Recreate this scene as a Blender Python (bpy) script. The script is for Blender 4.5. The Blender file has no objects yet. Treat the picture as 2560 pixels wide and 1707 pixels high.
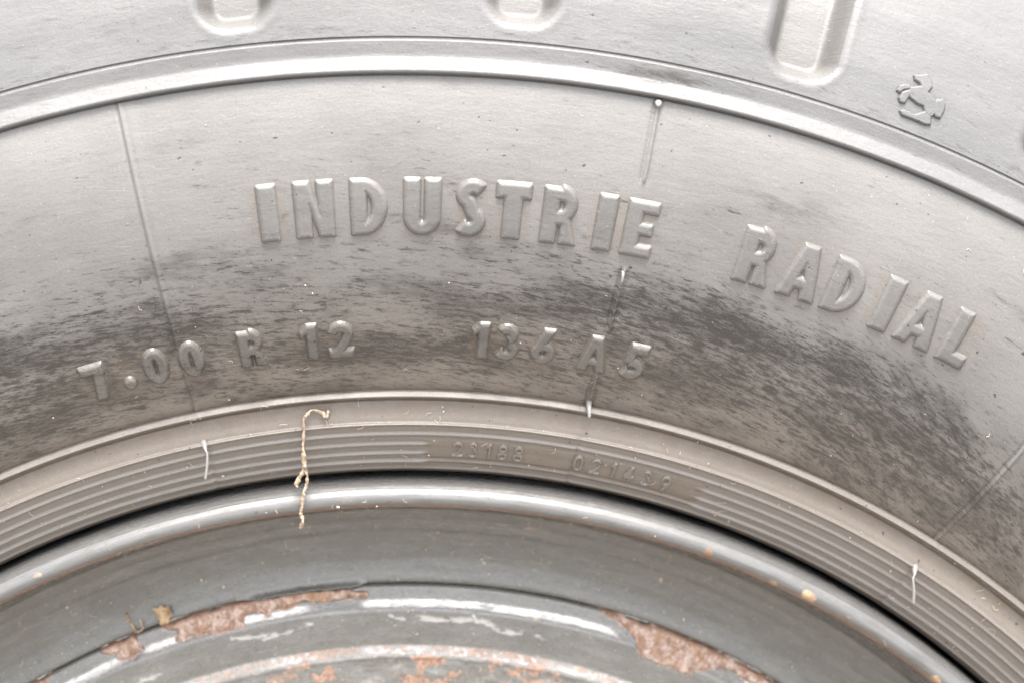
import bpy, math, random
import numpy as np
from mathutils import Vector, Euler

rng = np.random.default_rng(7)
random.seed(7)
S = bpy.context.scene
COL = S.collection
MM = 0.001
HC = 0.3325            # height of the wheel centre above the ground (m)
YP = 0.0               # wheel face plane

# ------------------------------------------------------------------ camera
CAM_X, CAM_UP, CAM_D = -5.4627, 262.6014, 450.0      # mm, from the wheel centre
PITCH, YAW = 0.142647, 0.0614437
cam_d = bpy.data.cameras.new('camera')
cam = bpy.data.objects.new('camera', cam_d)
COL.objects.link(cam)
cam.location = (CAM_X*MM, -CAM_D*MM, CAM_UP*MM + HC)
cam.rotation_euler = (math.pi/2 - PITCH, 0, -YAW)
cam_d.sensor_width = 36
cam_d.lens = 13.2*CAM_D/2560*36
cam_d.clip_start = 0.01
cam_d.clip_end = 8000
cam_d.dof.use_dof = True
cam_d.dof.focus_distance = 0.432
cam_d.dof.aperture_fstop = 16
S.camera = cam

# ------------------------------------------------------------------ light
SUN_EL, SUN_AZ = math.radians(66), math.radians(172)   # azimuth clockwise from +Y (north)
w = bpy.data.worlds.new('World'); S.world = w; w.use_nodes = True
nt = w.node_tree
sky = nt.nodes.new('ShaderNodeTexSky'); sky.sky_type = 'NISHITA'; sky.sun_disc = False
sky.sun_elevation = SUN_EL; sky.sun_rotation = SUN_AZ
sky.air_density = 1.0; sky.dust_density = 5.0; sky.ozone_density = 0.6
hsv = nt.nodes.new('ShaderNodeHueSaturation'); hsv.inputs['Saturation'].default_value = 0.38
bg = nt.nodes['Background']; bg.inputs[1].default_value = 0.15
nt.links.new(sky.outputs[0], hsv.inputs['Color']); nt.links.new(hsv.outputs[0], bg.inputs[0])
sd = bpy.data.lights.new('sun', 'SUN'); sd.energy = 1.4; sd.angle = math.radians(24); sd.color = (1, .95, .88)
sun = bpy.data.objects.new('sun', sd); COL.objects.link(sun)
dirv = Vector((math.sin(SUN_AZ)*math.cos(SUN_EL), math.cos(SUN_AZ)*math.cos(SUN_EL), math.sin(SUN_EL)))
sun.rotation_euler = dirv.to_track_quat('Z', 'Y').to_euler()
S.view_settings.view_transform = 'Standard'; S.view_settings.look = 'None'
S.view_settings.exposure = 2.27; S.view_settings.gamma = 1

# ------------------------------------------------------------------ helpers
def link(o, parent=None):
    COL.objects.link(o)
    if parent: o.parent = parent
    return o

def pos(r, th, z):
    """wheel polar coordinates (mm, degrees from the top clockwise, mm towards the viewer) -> metres"""
    t = np.radians(th)
    return np.stack([r*np.sin(t)*MM, -z*MM + YP, r*np.cos(t)*MM + HC], -1)

def mesh_from(name, V, F, mat, parent=None, attrs=None, smooth=True):
    me = bpy.data.meshes.new(name)
    V = np.asarray(V, np.float32); F = np.asarray(F, np.int32)
    me.vertices.add(len(V)); me.vertices.foreach_set('co', V.ravel())
    k = F.shape[1]
    me.loops.add(F.size); me.loops.foreach_set('vertex_index', F.ravel())
    me.polygons.add(len(F)); me.polygons.foreach_set('loop_start', np.arange(0, F.size, k, dtype=np.int32))
    me.polygons.foreach_set('use_smooth', np.full(len(F), smooth))
    me.update(calc_edges=True)
    for n, a in (attrs or {}).items():
        if a.ndim == 1:
            at = me.attributes.new(n, 'FLOAT', 'POINT'); at.data.foreach_set('value', a.astype(np.float32))
        else:
            at = me.attributes.new(n, 'FLOAT_VECTOR', 'POINT'); at.data.foreach_set('vector', a.astype(np.float32).ravel())
    me.materials.append(mat)
    return link(bpy.data.objects.new(name, me), parent)

def hash2(ix, iy, seed):
    h = (ix.astype(np.int64)*374761393 + iy.astype(np.int64)*668265263 + seed*1442695041) & 0xffffffff
    h = ((h ^ (h >> 13))*1274126177) & 0xffffffff
    return ((h ^ (h >> 16)) & 0xffff)/65535.0

def vnoise(x, y, seed=0):
    ix, iy = np.floor(x), np.floor(y); fx, fy = x-ix, y-iy
    fx = fx*fx*(3-2*fx); fy = fy*fy*(3-2*fy)
    a, b, c, d = hash2(ix, iy, seed), hash2(ix+1, iy, seed), hash2(ix, iy+1, seed), hash2(ix+1, iy+1, seed)
    return (a*(1-fx)+b*fx)*(1-fy) + (c*(1-fx)+d*fx)*fy

def fbm(x, y, seed=0, oc=4):
    s = 0; a = .5
    for i in range(oc):
        s = s + a*vnoise(x*2**i, y*2**i, seed+i*17); a *= .5
    return s/(1-.5**oc)

def sstep(a, b, x):
    t = np.clip((x-a)/(b-a), 0, 1); return t*t*(3-2*t)

def resample(pts, ds, sm):
    """polyline -> evenly spaced points, corners rounded over about sm (mm)"""
    p = np.array(pts, float)
    L = np.r_[0, np.cumsum(np.hypot(*np.diff(p, axis=0).T))]
    fine = np.linspace(0, L[-1], max(4, int(L[-1]/(sm/5 if sm else ds))+1))
    q = np.c_[np.interp(fine, L, p[:, 0]), np.interp(fine, L, p[:, 1])]
    if sm:
        k = np.hanning(13)[1:-1]; k /= k.sum(); n = len(k)//2
        pad = np.r_[2*q[:1]-q[n:0:-1], q, 2*q[-1:]-q[-2:-n-2:-1]]
        q = np.c_[np.convolve(pad[:, 0], k, 'valid'), np.convolve(pad[:, 1], k, 'valid')]
    L = np.r_[0, np.cumsum(np.hypot(*np.diff(q, axis=0).T))]
    s = np.linspace(0, L[-1], int(round(L[-1]/ds))+1)
    return np.c_[np.interp(s, L, q[:, 0]), np.interp(s, L, q[:, 1])]

def thetas(step, coarse=0.6, lo=-46., hi=52.):
    f = np.arange(lo, hi, step)
    n = int(round((360-(hi-lo))/coarse))
    return np.r_[f, np.linspace(hi, lo+360, n+1)[:-1]]

def well(r):
    """how far the rim well sits forward of its drawn profile: (dr, dz) in mm"""
    f = sstep(166.8, 157., np.asarray(r, float)); return 1.1*f, 5.0*f

def lathe(TH, PR, disp=None, shift=None):
    """closed ring: returns vertices, quads, polar attr, polar arrays; disp(R,TH,sN) moves along the profile normal (mm)"""
    P = np.asarray(PR, float); t = np.gradient(P, axis=0); t /= np.hypot(t[:, 0], t[:, 1])[:, None]
    nr, nz = -t[:, 1], t[:, 0]
    arc = np.r_[0, np.cumsum(np.hypot(*np.diff(P, axis=0).T))]
    T, R = np.meshgrid(TH, P[:, 0], indexing='ij'); Z = np.broadcast_to(P[:, 1], T.shape)
    r, z = R.copy(), Z.copy()
    if disp is not None:
        d = disp(R, T); r = r + d*nr; z = z + d*nz
    if shift is not None:
        a_, b_ = shift(R); r = r + a_; z = z + b_
    V = pos(r, T, z).reshape(-1, 3)
    nT, nP = T.shape
    i, j = np.meshgrid(np.arange(nT), np.arange(nP-1), indexing='ij'); i2 = (i+1) % nT
    F = np.stack([i*nP+j, i2*nP+j, i2*nP+j+1, i*nP+j+1], -1).reshape(-1, 4)
    Tw = (T + 180) % 360 - 180
    pol = np.stack([np.radians(Tw)*.2, np.broadcast_to(arc*MM, T.shape), np.zeros_like(T)], -1).reshape(-1, 3)
    return V, F, pol, R, Tw

def take(V, F, attrs, keep):
    F = F[keep]; u, inv = np.unique(F, return_inverse=True)
    return V[u], inv.reshape(F.shape), {k: a[u] for k, a in attrs.items()}

def polysd(px, py, poly):
    """signed distance to polygon, negative inside"""
    p = np.array(poly, float); d = np.full(px.shape, 1e9); ins = np.zeros(px.shape, bool)
    for a, b in zip(p, np.roll(p, -1, 0)):
        e = b-a; wx, wy = px-a[0], py-a[1]
        t = np.clip((wx*e[0]+wy*e[1])/(e@e+1e-12), 0, 1)
        d = np.minimum(d, np.hypot(wx-t*e[0], wy-t*e[1]))
        c = (a[1] > py) != (b[1] > py)
        ins ^= c & (px < e[0]*(py-a[1])/(e[1] if e[1] else 1e-9) + a[0])
    return np.where(ins, -d, d)

def linesd(px, py, line):
    p = np.array(line, float); d = np.full(px.shape, 1e9)
    for a, b in zip(p[:-1], p[1:]):
        e = b-a; wx, wy = px-a[0], py-a[1]
        t = np.clip((wx*e[0]+wy*e[1])/(e@e+1e-12), 0, 1)
        d = np.minimum(d, np.hypot(wx-t*e[0], wy-t*e[1]))
    return d

# ------------------------------------------------------------------ materials
class G:
    """tiny node-graph helper"""
    def __init__(s, name):
        s.m = bpy.data.materials.new(name); s.m.use_nodes = True
        s.t = s.m.node_tree; s.b = s.t.nodes['Principled BSDF']
    def n(s, typ, **kw):
        x = s.t.nodes.new(typ)
        for k, v in kw.items(): setattr(x, k, v)
        return x
    def put(s, sock, v):
        if hasattr(v, 'links'): s.t.links.new(v, sock)
        else: sock.default_value = v
    def attr(s, name, out='Fac'):
        x = s.n('ShaderNodeAttribute'); x.attribute_name = name; return x.outputs[out]
    def math(s, op, a, b=0.0, c=0.0):
        x = s.n('ShaderNodeMath', operation=op)
        for i, v in enumerate((a, b, c)): s.put(x.inputs[i], v)
        return x.outputs[0]
    def noise(s, vec, scale, detail=4, rough=.6, stretch=None, rot=0, off=(0, 0, 0)):
        if stretch or rot or any(off):
            mp = s.n('ShaderNodeMapping'); s.t.links.new(vec, mp.inputs[0])
            mp.inputs['Location'].default_value = off
            if rot:
                mp0 = s.n('ShaderNodeMapping'); s.t.links.new(vec, mp0.inputs[0]); mp0.inputs['Rotation'].default_value = (0, 0, rot)
                s.t.links.new(mp0.outputs[0], mp.inputs[0])
            mp.inputs['Scale'].default_value = stretch or (1, 1, 1); vec = mp.outputs[0]
        x = s.n('ShaderNodeTexNoise'); s.t.links.new(vec, x.inputs['Vector'])
        x.inputs['Scale'].default_value = scale; x.inputs['Detail'].default_value = detail; x.inputs['Roughness'].default_value = rough
        return x.outputs['Fac']
    def map(s, v, a, b, c=0., d=1., smooth=True):
        x = s.n('ShaderNodeMapRange'); x.interpolation_type = 'SMOOTHSTEP' if smooth else 'LINEAR'
        for i, q in enumerate((v, a, b, c, d)): s.put(x.inputs[i], q)
        return x.outputs[0]
    def mix(s, f, a, b):
        x = s.n('ShaderNodeMix', data_type='RGBA')
        s.put(x.inputs[0], f); s.put(x.inputs[6], a if hasattr(a, 'links') else (*a, 1)); s.put(x.inputs[7], b if hasattr(b, 'links') else (*b, 1))
        return x.outputs[2]
    def bump(s, h, strength, dist):
        x = s.n('ShaderNodeBump'); s.put(x.inputs['Height'], h); s.put(x.inputs['Strength'], strength); s.put(x.inputs['Distance'], dist)
        s.t.links.new(x.outputs[0], s.b.inputs['Normal']); return x
    def out(s, color=None, rough=None, metal=None, spec=None):
        for k, v in (('Base Color', color), ('Roughness', rough), ('Metallic', metal), ('Specular IOR Level', spec)):
            if v is not None: s.put(s.b.inputs[k], v if (hasattr(v, 'links') or k != 'Base Color') else (*v, 1))
        return s.m

DUST = (.152, .148, .142); DUST_WARM = (.170, .146, .123); BLACK = (.026, .024, .021)

def rubber_mat(name, warm, wear_gain, dustc=None, specks=0.2, foot_tint=False, warm_rim=False, gloss=0.):
    g = G(name); P = g.attr('pol', 'Vector'); wear = g.attr('wear'); diag = g.attr('diag')
    dc = dustc or DUST
    sx = g.n('ShaderNodeSeparateXYZ'); g.t.links.new(P, sx.inputs[0])
    big = g.noise(P, 36, 5, .6)
    base = g.mix(g.map(big, .32, .68), dc, tuple(c*.80 for c in dc))
    if warm_rim:                                                   # colour turns warmer brown towards the rim
        warm = g.map(sx.outputs[1], .034, .004, .0, .75)
    base = g.mix(warm, base, DUST_WARM)
    # soft clouds where the dust has been wiped thin
    cl = g.noise(P, 1, 7, .66, stretch=(48, 150, 1), rot=math.radians(5), off=(9, 2, 0))
    cl2 = g.noise(P, 1, 6, .66, stretch=(40, 190, 1), rot=math.radians(33), off=(2, 6, 0))
    idg = g.math('SUBTRACT', 1, diag)
    cloud = g.math('ADD', g.math('MULTIPLY', cl, idg), g.math('MULTIPLY', cl2, diag))
    m0 = g.map(g.math('SUBTRACT', cloud, g.math('SUBTRACT', .705, g.math('MULTIPLY', wear, .32))), -.05, .19)
    # short streaks rubbed down to the black rubber
    st = g.noise(P, 1, 7, .72, stretch=(230, 1000, 1), rot=math.radians(8))
    st2 = g.noise(P, 1, 7, .70, stretch=(170, 640, 1), rot=math.radians(33), off=(3, 7, 0))
    s = g.math('ADD', g.math('MULTIPLY', st, idg), g.math('MULTIPLY', st2, diag))
    s = g.math('ADD', g.math('MULTIPLY', s, .80), g.math('MULTIPLY', cloud, .20))
    m1 = g.map(g.math('SUBTRACT', s, g.math('SUBTRACT', .664, g.math('MULTIPLY', wear, .21))), -.035, .105)
    st3 = g.noise(P, 1, 6, .74, stretch=(520, 1900, 1), rot=math.radians(11), off=(6, 3, 0))
    m3 = g.map(g.math('SUBTRACT', g.math('ADD', g.math('MULTIPLY', st3, .75), g.math('MULTIPLY', cloud, .25)), g.math('SUBTRACT', .655, g.math('MULTIPLY', wear, .18))), -.02, .08)
    m1 = g.math('MAXIMUM', m1, m3)
    fine = g.noise(P, 1, 5, .75, stretch=(700, 2200, 1), off=(1, 2, 0))
    m0 = g.math('MULTIPLY', m0, g.map(fine, .30, .66, .55, 1))
    m = g.math('MULTIPLY', g.math('MAXIMUM', g.math('MULTIPLY', m0, .78), m1), wear_gain)
    c = g.mix(m, base, BLACK)
    if foot_tint:
        c = g.mix(g.map(sx.outputs[2], .00026, .0, 0, .8), c, (.16, .130, .10))  # tan tint at the foot of the raised relief
    mu = g.math('MULTIPLY', g.attr('browning'), g.map(g.noise(P, 330, 6, .72, off=(3, 8, 0)), .30, .62, .25, 1))  # browner tone round lettering, under the ridge, below ribs and towards the rim
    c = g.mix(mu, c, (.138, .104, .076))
    gr = g.noise(P, 2600, 3, .65)                                  # dust grain
    c = g.mix(g.map(gr, .35, .75, 0, .35), c, tuple(x*.5 for x in dc))
    sp = g.noise(P, 1700, 1, .5, off=(.3, .1, 0))
    c = g.mix(g.map(sp, .735, .76, 0, specks), c, (.5, .44, .36))
    sheen = g.map(g.noise(P, 1, 5, .6, stretch=(30, 120, 1), off=(5, 5, 0)), .3, .7, .37, .54)
    rough = g.math('SUBTRACT', g.math('SUBTRACT', sheen, gloss), g.math('MULTIPLY', m, .05))
    sp2 = g.noise(P, 760, 2, .5, off=(.7, .4, 0))
    c = g.mix(g.map(sp2, .725, .745, 0, .85), c, (.02, .017, .013))
    h = g.math('ADD', g.math('MULTIPLY', g.noise(P, 900, 4, .7), .6), g.math('MULTIPLY', g.noise(P, 1, 5, .65, stretch=(130, 400, 1)), .9))
    scr = g.noise(P, 1, 2, .5, stretch=(45, 2600, 1), rot=math.radians(17), off=(4, 4, 0))
    h = g.math('SUBTRACT', h, g.map(scr, .70, .76, 0, .5))
    g.bump(h, .24, .0006)
    return g.out(c, rough, 0, g.map(m, 0, 1, .56, .46))

M_side = rubber_mat('dusty_sidewall_rubber', 0.15, 1.0, warm_rim=True)
M_letter = rubber_mat('raised_letter_rubber', 0.0, .6, dustc=(.128, .125, .120), foot_tint=True, gloss=.16)
M_small = rubber_mat('rubbed_small_lettering', .25, .9, dustc=(.088, .084, .078), foot_tint=True, gloss=.17)
M_digit = rubber_mat('mould_digit_rubber', .6, .3, dustc=(.12, .11, .10), gloss=.18)
M_band = rubber_mat('brown_dusted_bead_rubber', .62, .6, gloss=.08)
M_shoulder = rubber_mat('grey_shoulder_rubber', .0, .75, dustc=(.110, .109, .109), specks=.15)
M_groove = rubber_mat('dusty_groove_rubber', .08, .35, dustc=(.128, .126, .122))
M_hair = G('bare_rubber_hair').out((.22, .21, .2), .28, 0, .6)
M_gap = G('black_bead_rubber').out((.022, .02, .018), .6, 0, .4)

def flange_mat():
    g = G('worn_silver_flange'); P = g.attr('pol', 'Vector'); ru = g.attr('rust')
    n1 = g.noise(P, 1, 5, .65, stretch=(120, 900, 1))
    c = g.mix(g.map(n1, .35, .7), (.108, .108, .106), (.075, .073, .069))
    nr = g.noise(P, 700, 5, .7)
    grime = g.map(g.noise(P, 1, 5, .7, stretch=(130, 420, 1), off=(2, 2, 0)), .56, .72, 0, .4)
    c = g.mix(grime, c, (.15, .13, .105))
    chip = g.noise(P, 620, 4, .65, off=(7, 7, 0)); c = g.mix(g.map(chip, .63, .69, 0, .85), c, (.045, .035, .028))
    m = g.map(g.math('ADD', ru, g.math('MULTIPLY', g.math('SUBTRACT', nr, .5), .9)), .35, .6)
    tan = g.attr('tan')
    rc = g.mix(g.map(nr, .3, .7), (.13, .07, .045), (.24, .15, .10))
    rc = g.mix(tan, rc, g.mix(g.map(nr, .35, .65), (.25, .15, .08), (.42, .33, .22)))
    c = g.mix(m, c, rc)
    sc = g.noise(P, 1, 4, .8, stretch=(60, 5200, 1), off=(.5, .2, 0))
    g.bump(g.math('ADD', g.math('MULTIPLY', sc, .5), g.math('MULTIPLY', nr, .35)), .28, .0004)
    im = g.math('SUBTRACT', 1, m)
    rough = g.math('ADD', g.map(n1, .3, .7, .20, .38), g.math('ADD', g.math('MULTIPLY', m, .5), g.math('MULTIPLY', grime, .35)))
    return g.out(c, rough, g.math('MULTIPLY', im, .12), .75)

def paint_mat(name, dark=(.060, .058, .051), light=(.100, .098, .089)):
    g = G(name); P = g.attr('pol', 'Vector'); bare = g.attr('bare'); ru = g.attr('rust')
    n1 = g.noise(P, 1, 5, .6, stretch=(60, 330, 1))
    c = g.mix(g.map(n1, .30, .75), dark, light)
    blot = g.noise(P, 210, 5, .65, off=(4, 1, 0))
    c = g.mix(g.map(blot, .56, .70, 0, .5), c, tuple(x*.65 for x in dark))
    n2 = g.noise(P, 800, 5, .7)
    gr = g.noise(P, 3000, 3, .7, off=(6, 1, 0)); c = g.mix(g.map(gr, .38, .72, 0, .55), c, tuple(x*1.8 for x in light))
    gr2 = g.noise(P, 420, 6, .75, off=(8, 3, 0)); c = g.mix(g.map(gr2, .52, .70, 0, .5), c, tuple(x*.5 for x in dark))
    n3 = g.noise(P, 1, 5, .75, stretch=(520, 1300, 1), off=(0, 5, 0))
    mb = g.map(g.math('ADD', bare, g.math('MULTIPLY', g.math('SUBTRACT', n3, .5), 1.5)), .20, 1.0)
    c = g.mix(g.math('MULTIPLY', mb, .9), c, (.50, .49, .47))  # pale metal: real scrapes plus the painted bevel and ridge highlight
    mr = g.map(g.math('ADD', ru, g.math('MULTIPLY', g.math('SUBTRACT', n2, .5), 1.3)), .36, .70)
    c = g.mix(mr, c, g.mix(g.map(n2, .35, .7), (.16, .085, .055), (.38, .24, .165)))
    sp = g.noise(P, 1500, 1, .5, off=(.7, .1, 0))
    c = g.mix(g.map(sp, .715, .75, 0, .8), c, (.46, .43, .36))
    g.bump(g.math('ADD', g.math('MULTIPLY', n2, .6), g.math('MULTIPLY', mb, .9)), .4, .0005)
    rough = g.math('ADD', g.map(n1, .3, .7, .20, .32), g.math('SUBTRACT', g.math('MULTIPLY', mr, .16), g.math('MULTIPLY', mb, .04)))
    return g.out(c, rough, g.math('MULTIPLY', mb, .6), .85)

def rust_mat(name, a=(.35, .21, .145), b=(.66, .52, .45), cdk=(.10, .05, .035)):
    g = G(name); P = g.attr('pol', 'Vector')
    n = g.noise(P, 420, 6, .75); n2 = g.noise(P, 1600, 4, .7, off=(1, 1, 0)); n3 = g.noise(P, 160, 4, .6, off=(3, 2, 0))
    c = g.mix(g.map(n, .40, .60), a, b)
    c = g.mix(g.map(n2, .52, .68, 0, .8), c, cdk)
    c = g.mix(g.map(n3, .52, .68, 0, .6), c, (.36, .19, .08))
    c = g.mix(g.math('MULTIPLY', g.attr('edge'), g.map(n, .3, .6, .4, .95)), c, (.17, .075, .035))
    fl = g.map(g.math('ADD', g.attr('flake'), g.math('MULTIPLY', g.math('SUBTRACT', g.noise(P, 1100, 5, .75, off=(5, 5, 0)), .5), 1.5)), .50, .66)
    c = g.mix(fl, c, (.075, .072, .064))
    g.bump(g.math('ADD', g.math('ADD', n, n2), g.math('MULTIPLY', fl, .5)), .8, .0012)
    return g.out(c, .48, 0, .5)

M_flange = flange_mat()
M_paint = paint_mat('grey_rim_paint')
M_paint2 = paint_mat('chipped_disc_paint', (.080, .078, .070), (.135, .132, .122))
M_rust = rust_mat('pink_brown_rust')
M_rust2 = rust_mat('deep_orange_rust', (.26, .12, .06), (.46, .25, .13), (.08, .05, .035))

# ------------------------------------------------------------------ wheel: root
wheel = bpy.data.objects.new('wheel', None); link(wheel)
wheel['label'] = 'dusty black industrial tyre mounted on a rusting grey steel rim'
wheel['category'] = 'wheel'
wheel.empty_display_size = .1

def zside(r): return 26.9 - .00815*(r-236.)**2
SEAMS = [(-11.3, 'long'), (10.87, 'broken'), (32.75, 'long')]
for k in range(13): SEAMS.append((32.75 + 21.9*(k+1), 'far'))

# ---- side wall
WORDS = (('INDUSTRIE', [-5.808, -3.723, -1.267, 1.154, 3.357, 5.25, 7.452, 9.516, 11.134]), ('RADIAL', [16.698, 18.968, 21.072, 23.201, 24.991, 27.042]))
SIZE_MARK = list(zip('7.00R12136A5', [-15.87, -14.194, -12.669, -10.783, -7.574, -4.595, -2.943, 4.361, 5.778, 7.71, 10.416, 12.531]))
def wall_browning(R, T):  # brown halo round each letter, and browner towards the rim
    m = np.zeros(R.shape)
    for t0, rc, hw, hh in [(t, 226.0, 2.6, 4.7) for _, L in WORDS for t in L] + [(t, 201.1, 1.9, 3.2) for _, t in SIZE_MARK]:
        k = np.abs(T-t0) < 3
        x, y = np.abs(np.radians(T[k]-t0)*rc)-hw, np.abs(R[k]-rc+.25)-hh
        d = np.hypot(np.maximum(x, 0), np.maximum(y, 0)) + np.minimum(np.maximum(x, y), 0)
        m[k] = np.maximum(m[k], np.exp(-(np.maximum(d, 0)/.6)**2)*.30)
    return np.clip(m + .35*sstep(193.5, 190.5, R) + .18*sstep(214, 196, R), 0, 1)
def wear_fields(R, T):
    x = np.radians(T)*220
    def blob(t0, r0, sx, sy, a): return a*np.exp(-((T-t0)/sx)**2 - ((R-r0)/sy)**2)
    w_ = .20 + .40*sstep(228, 206, R) + .10*sstep(244, 230, R)
    w_ = w_ + blob(-22, 207, 9, 11, .42) + blob(-17, 198, 5, 5, .22) + blob(-13, 205, 7, 6, .12) + blob(6, 201, 9, 6, .10) + blob(28, 205, 9, 10, .42) + blob(19, 210, 8, 9, .34)
    w_ = w_ + blob(-1, 198, 9, 4, .22) + blob(12, 211, 5, 6, .22) + blob(2, 219, 12, 5, .14) + blob(-10, 207, 8, 3, .10)
    w_ = w_ - blob(-1, 206, 3.5, 5, .10) - blob(-13, 197, 3, 5, .15) - blob(33, 212, 3, 12, .25)
    w_ = w_ + blob(-6, 234, 9, 3, .10) + blob(9, 231, 9, 3, .12)
    w_ = w_ + .42*(fbm(x/9, R/5, 3, 4)-.5)
    dg = sstep(20, 24.5, T)*sstep(222, 214, R)*sstep(44, 36, T)*.62 + sstep(36, 40, T)*.6
    return np.clip(w_, 0, 1), np.clip(dg*sstep(.40, .56, fbm(x/12, R/12, 9, 2)), 0, 1)

prof = resample([(r, zside(r)) for r in np.linspace(190.3, 249.3, 80)], .5, 0)
def side_disp(R, T):
    d = .10*(fbm(np.radians(T)*220/22, R/9, 21, 3)-.5)
    for t0, kind in SEAMS:                                      # fine raised mould seams
        x = np.radians((T-t0+180) % 360-180)*R
        if kind == 'far': continue
        if kind == 'long': m = 1.0
        else: m = np.clip(sstep(234, 235, R) + sstep(205.5, 206.5, R)*sstep(218.7, 218.2, R) + sstep(197.5, 196, R), 0, 1)
        hgt = .60 if kind == 'broken' else .42
        d = d + m*hgt*np.exp(-(x/.30)**2) + (m*.14*np.exp(-((x-1.3)/1.2)**2) if kind == 'long' else 0) - m*(.24 if kind == 'long' else .32)*np.exp(-((x+.58)/.26)**2) - (m*.28*np.exp(-((x-.6)/.26)**2) if kind == 'broken' else 0)
    return d
TH = thetas(.07)
V, F, pol, R, T = lathe(TH, prof, side_disp)
wv, dg = wear_fields(R, T)
sidewall = mesh_from('sidewall', V, F, M_side, wheel, {'pol': pol, 'wear': wv.ravel(), 'diag': dg.ravel(), 'browning': wall_browning(R, T).ravel()})
sidewall['label'] = 'broad dust grey sidewall with black scuffs and raised lettering'

# ---- ring between sidewall and shoulder
prof = resample([(249.25, 25.45), (249.45, 25.1), (249.62, 25.7), (249.85, 26.55), (250.3, 26.75), (252.7, 25.5), (253.2, 25.4), (255.6, 25.25), (255.75, 24.95), (255.95, 24.15), (256.15, 24.4), (256.3, 24.5)], .14, .22)
V, F, pol, R, T = lathe(thetas(.14), prof, lambda R, T: .05*(fbm(np.radians(T)*250/3, R/1.5, 31, 3)-.5)*sstep(251, 253, R))
x = np.radians(T)*250
wv = np.clip(.25 + .8*np.exp(-((T-10.8)/1.8)**2 - ((R-253.4)/1.5)**2)*1.3 + .35*sstep(12, 30, T)*np.exp(-((R-252.9)/.7)**2), 0, 1)
ring = mesh_from('shoulder_ring', V, F, M_shoulder, wheel, {'pol': pol, 'wear': wv.ravel(), 'diag': np.zeros(R.size)})

# ---- shoulder with the tread grooves
GROOVES = [-40.2, -28.9, -17.5, -6.2, 4.95, 16.2, 27.15, 38.3, 49.4]
GROOVES += [49.4 + 11.25*k for k in range(1, 24)]
sh = [(256.3, 24.5), (265, 22.8), (275, 19.8), (285, 15.3), (295, 8.5), (303, 1), (309, -8), (314, -20), (317.2, -32), (318.5, -40)]
prof = resample(sh, .45, 3.0)
def groove_sd(R, T, t0):
    x = np.radians((T-t0+180) % 360-180)*R; y = R-259.0
    hw = 6.75 + .02*(R-259) - .6*sstep(264, 259, R); rad = 4.6
    qx = np.abs(x)-hw+rad; qy = rad-y
    return np.hypot(np.maximum(qx, 0), np.maximum(qy, 0)) + np.minimum(np.maximum(qx, qy), 0) - rad
def shoulder_sd(R, T):
    d = np.full(R.shape, 1e9)
    for t0 in GROOVES: d = np.minimum(d, groove_sd(R, T, t0))
    return d
def shoulder_disp(R, T):
    d = shoulder_sd(R, T)
    q_ = np.clip((.4-d)/3.7, 0, 1); dep = 5.8*q_**3*(q_*(q_*6-15)+10) + .25*sstep(1.5, -.4, d)
    x = np.radians(T)*270
    return -dep + .14*(fbm(x/8, R/6, 41, 4)-.5) + .10*np.exp(-((d-.9)/.7)**2)
TH = thetas(.095, .5)
V, F, pol, R, T = lathe(TH, prof, shoulder_disp)
sdm = shoulder_sd(R, T)
wv = np.clip(.30 + .3*np.exp(-((R-257.3)/1.2)**2), 0, 1)
at = {'pol': pol, 'wear': wv.ravel(), 'diag': np.zeros(R.size)}
ing = (sdm.ravel()[F].mean(1) < -.2); ft = T.ravel()[F].mean(1)
vis = ing & (ft > -45) & (ft < 50)
shoulder = mesh_from('shoulder', *take(V, F, at, ~vis)[:2], M_shoulder, wheel, take(V, F, at, ~vis)[2])
shoulder['label'] = 'pale grey tread shoulder with moulded grooves'
for t0 in GROOVES[:9]:
    k = vis & (np.abs(ft-t0) < 5)
    a = take(V, F, at, k)
    mesh_from('tread_groove', a[0], a[1], M_groove, shoulder, a[2])
# tread and far side of the tyre
prof = [(318.5, -40), (320.5, -60), (321, -75), (320.5, -96), (318.5, -112), (312, -136), (300, -150), (280, -165), (250, -177), (220, -176), (195, -165), (174, -150)]
prof = resample(prof, 1.5, 0)
def tread_disp(R, T):
    z = np.broadcast_to(prof[:, 1], R.shape); q_ = np.clip((.4-shoulder_sd(np.full(R.shape, 300.), T))/3.7, 0, 1)
    return -5.8*q_**3*(q_*(q_*6-15)+10)*(z > -59) - 5.8*q_**3*(q_*(q_*6-15)+10)*(z <= -59)*sstep(-75, -66, z)
V, F, pol, R, T = lathe(thetas(.25, .5), prof, tread_disp)
mesh_from('tread', V, F, M_shoulder, wheel, {'pol': pol, 'wear': np.full(R.size, .3), 'diag': np.zeros(R.size)})

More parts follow.
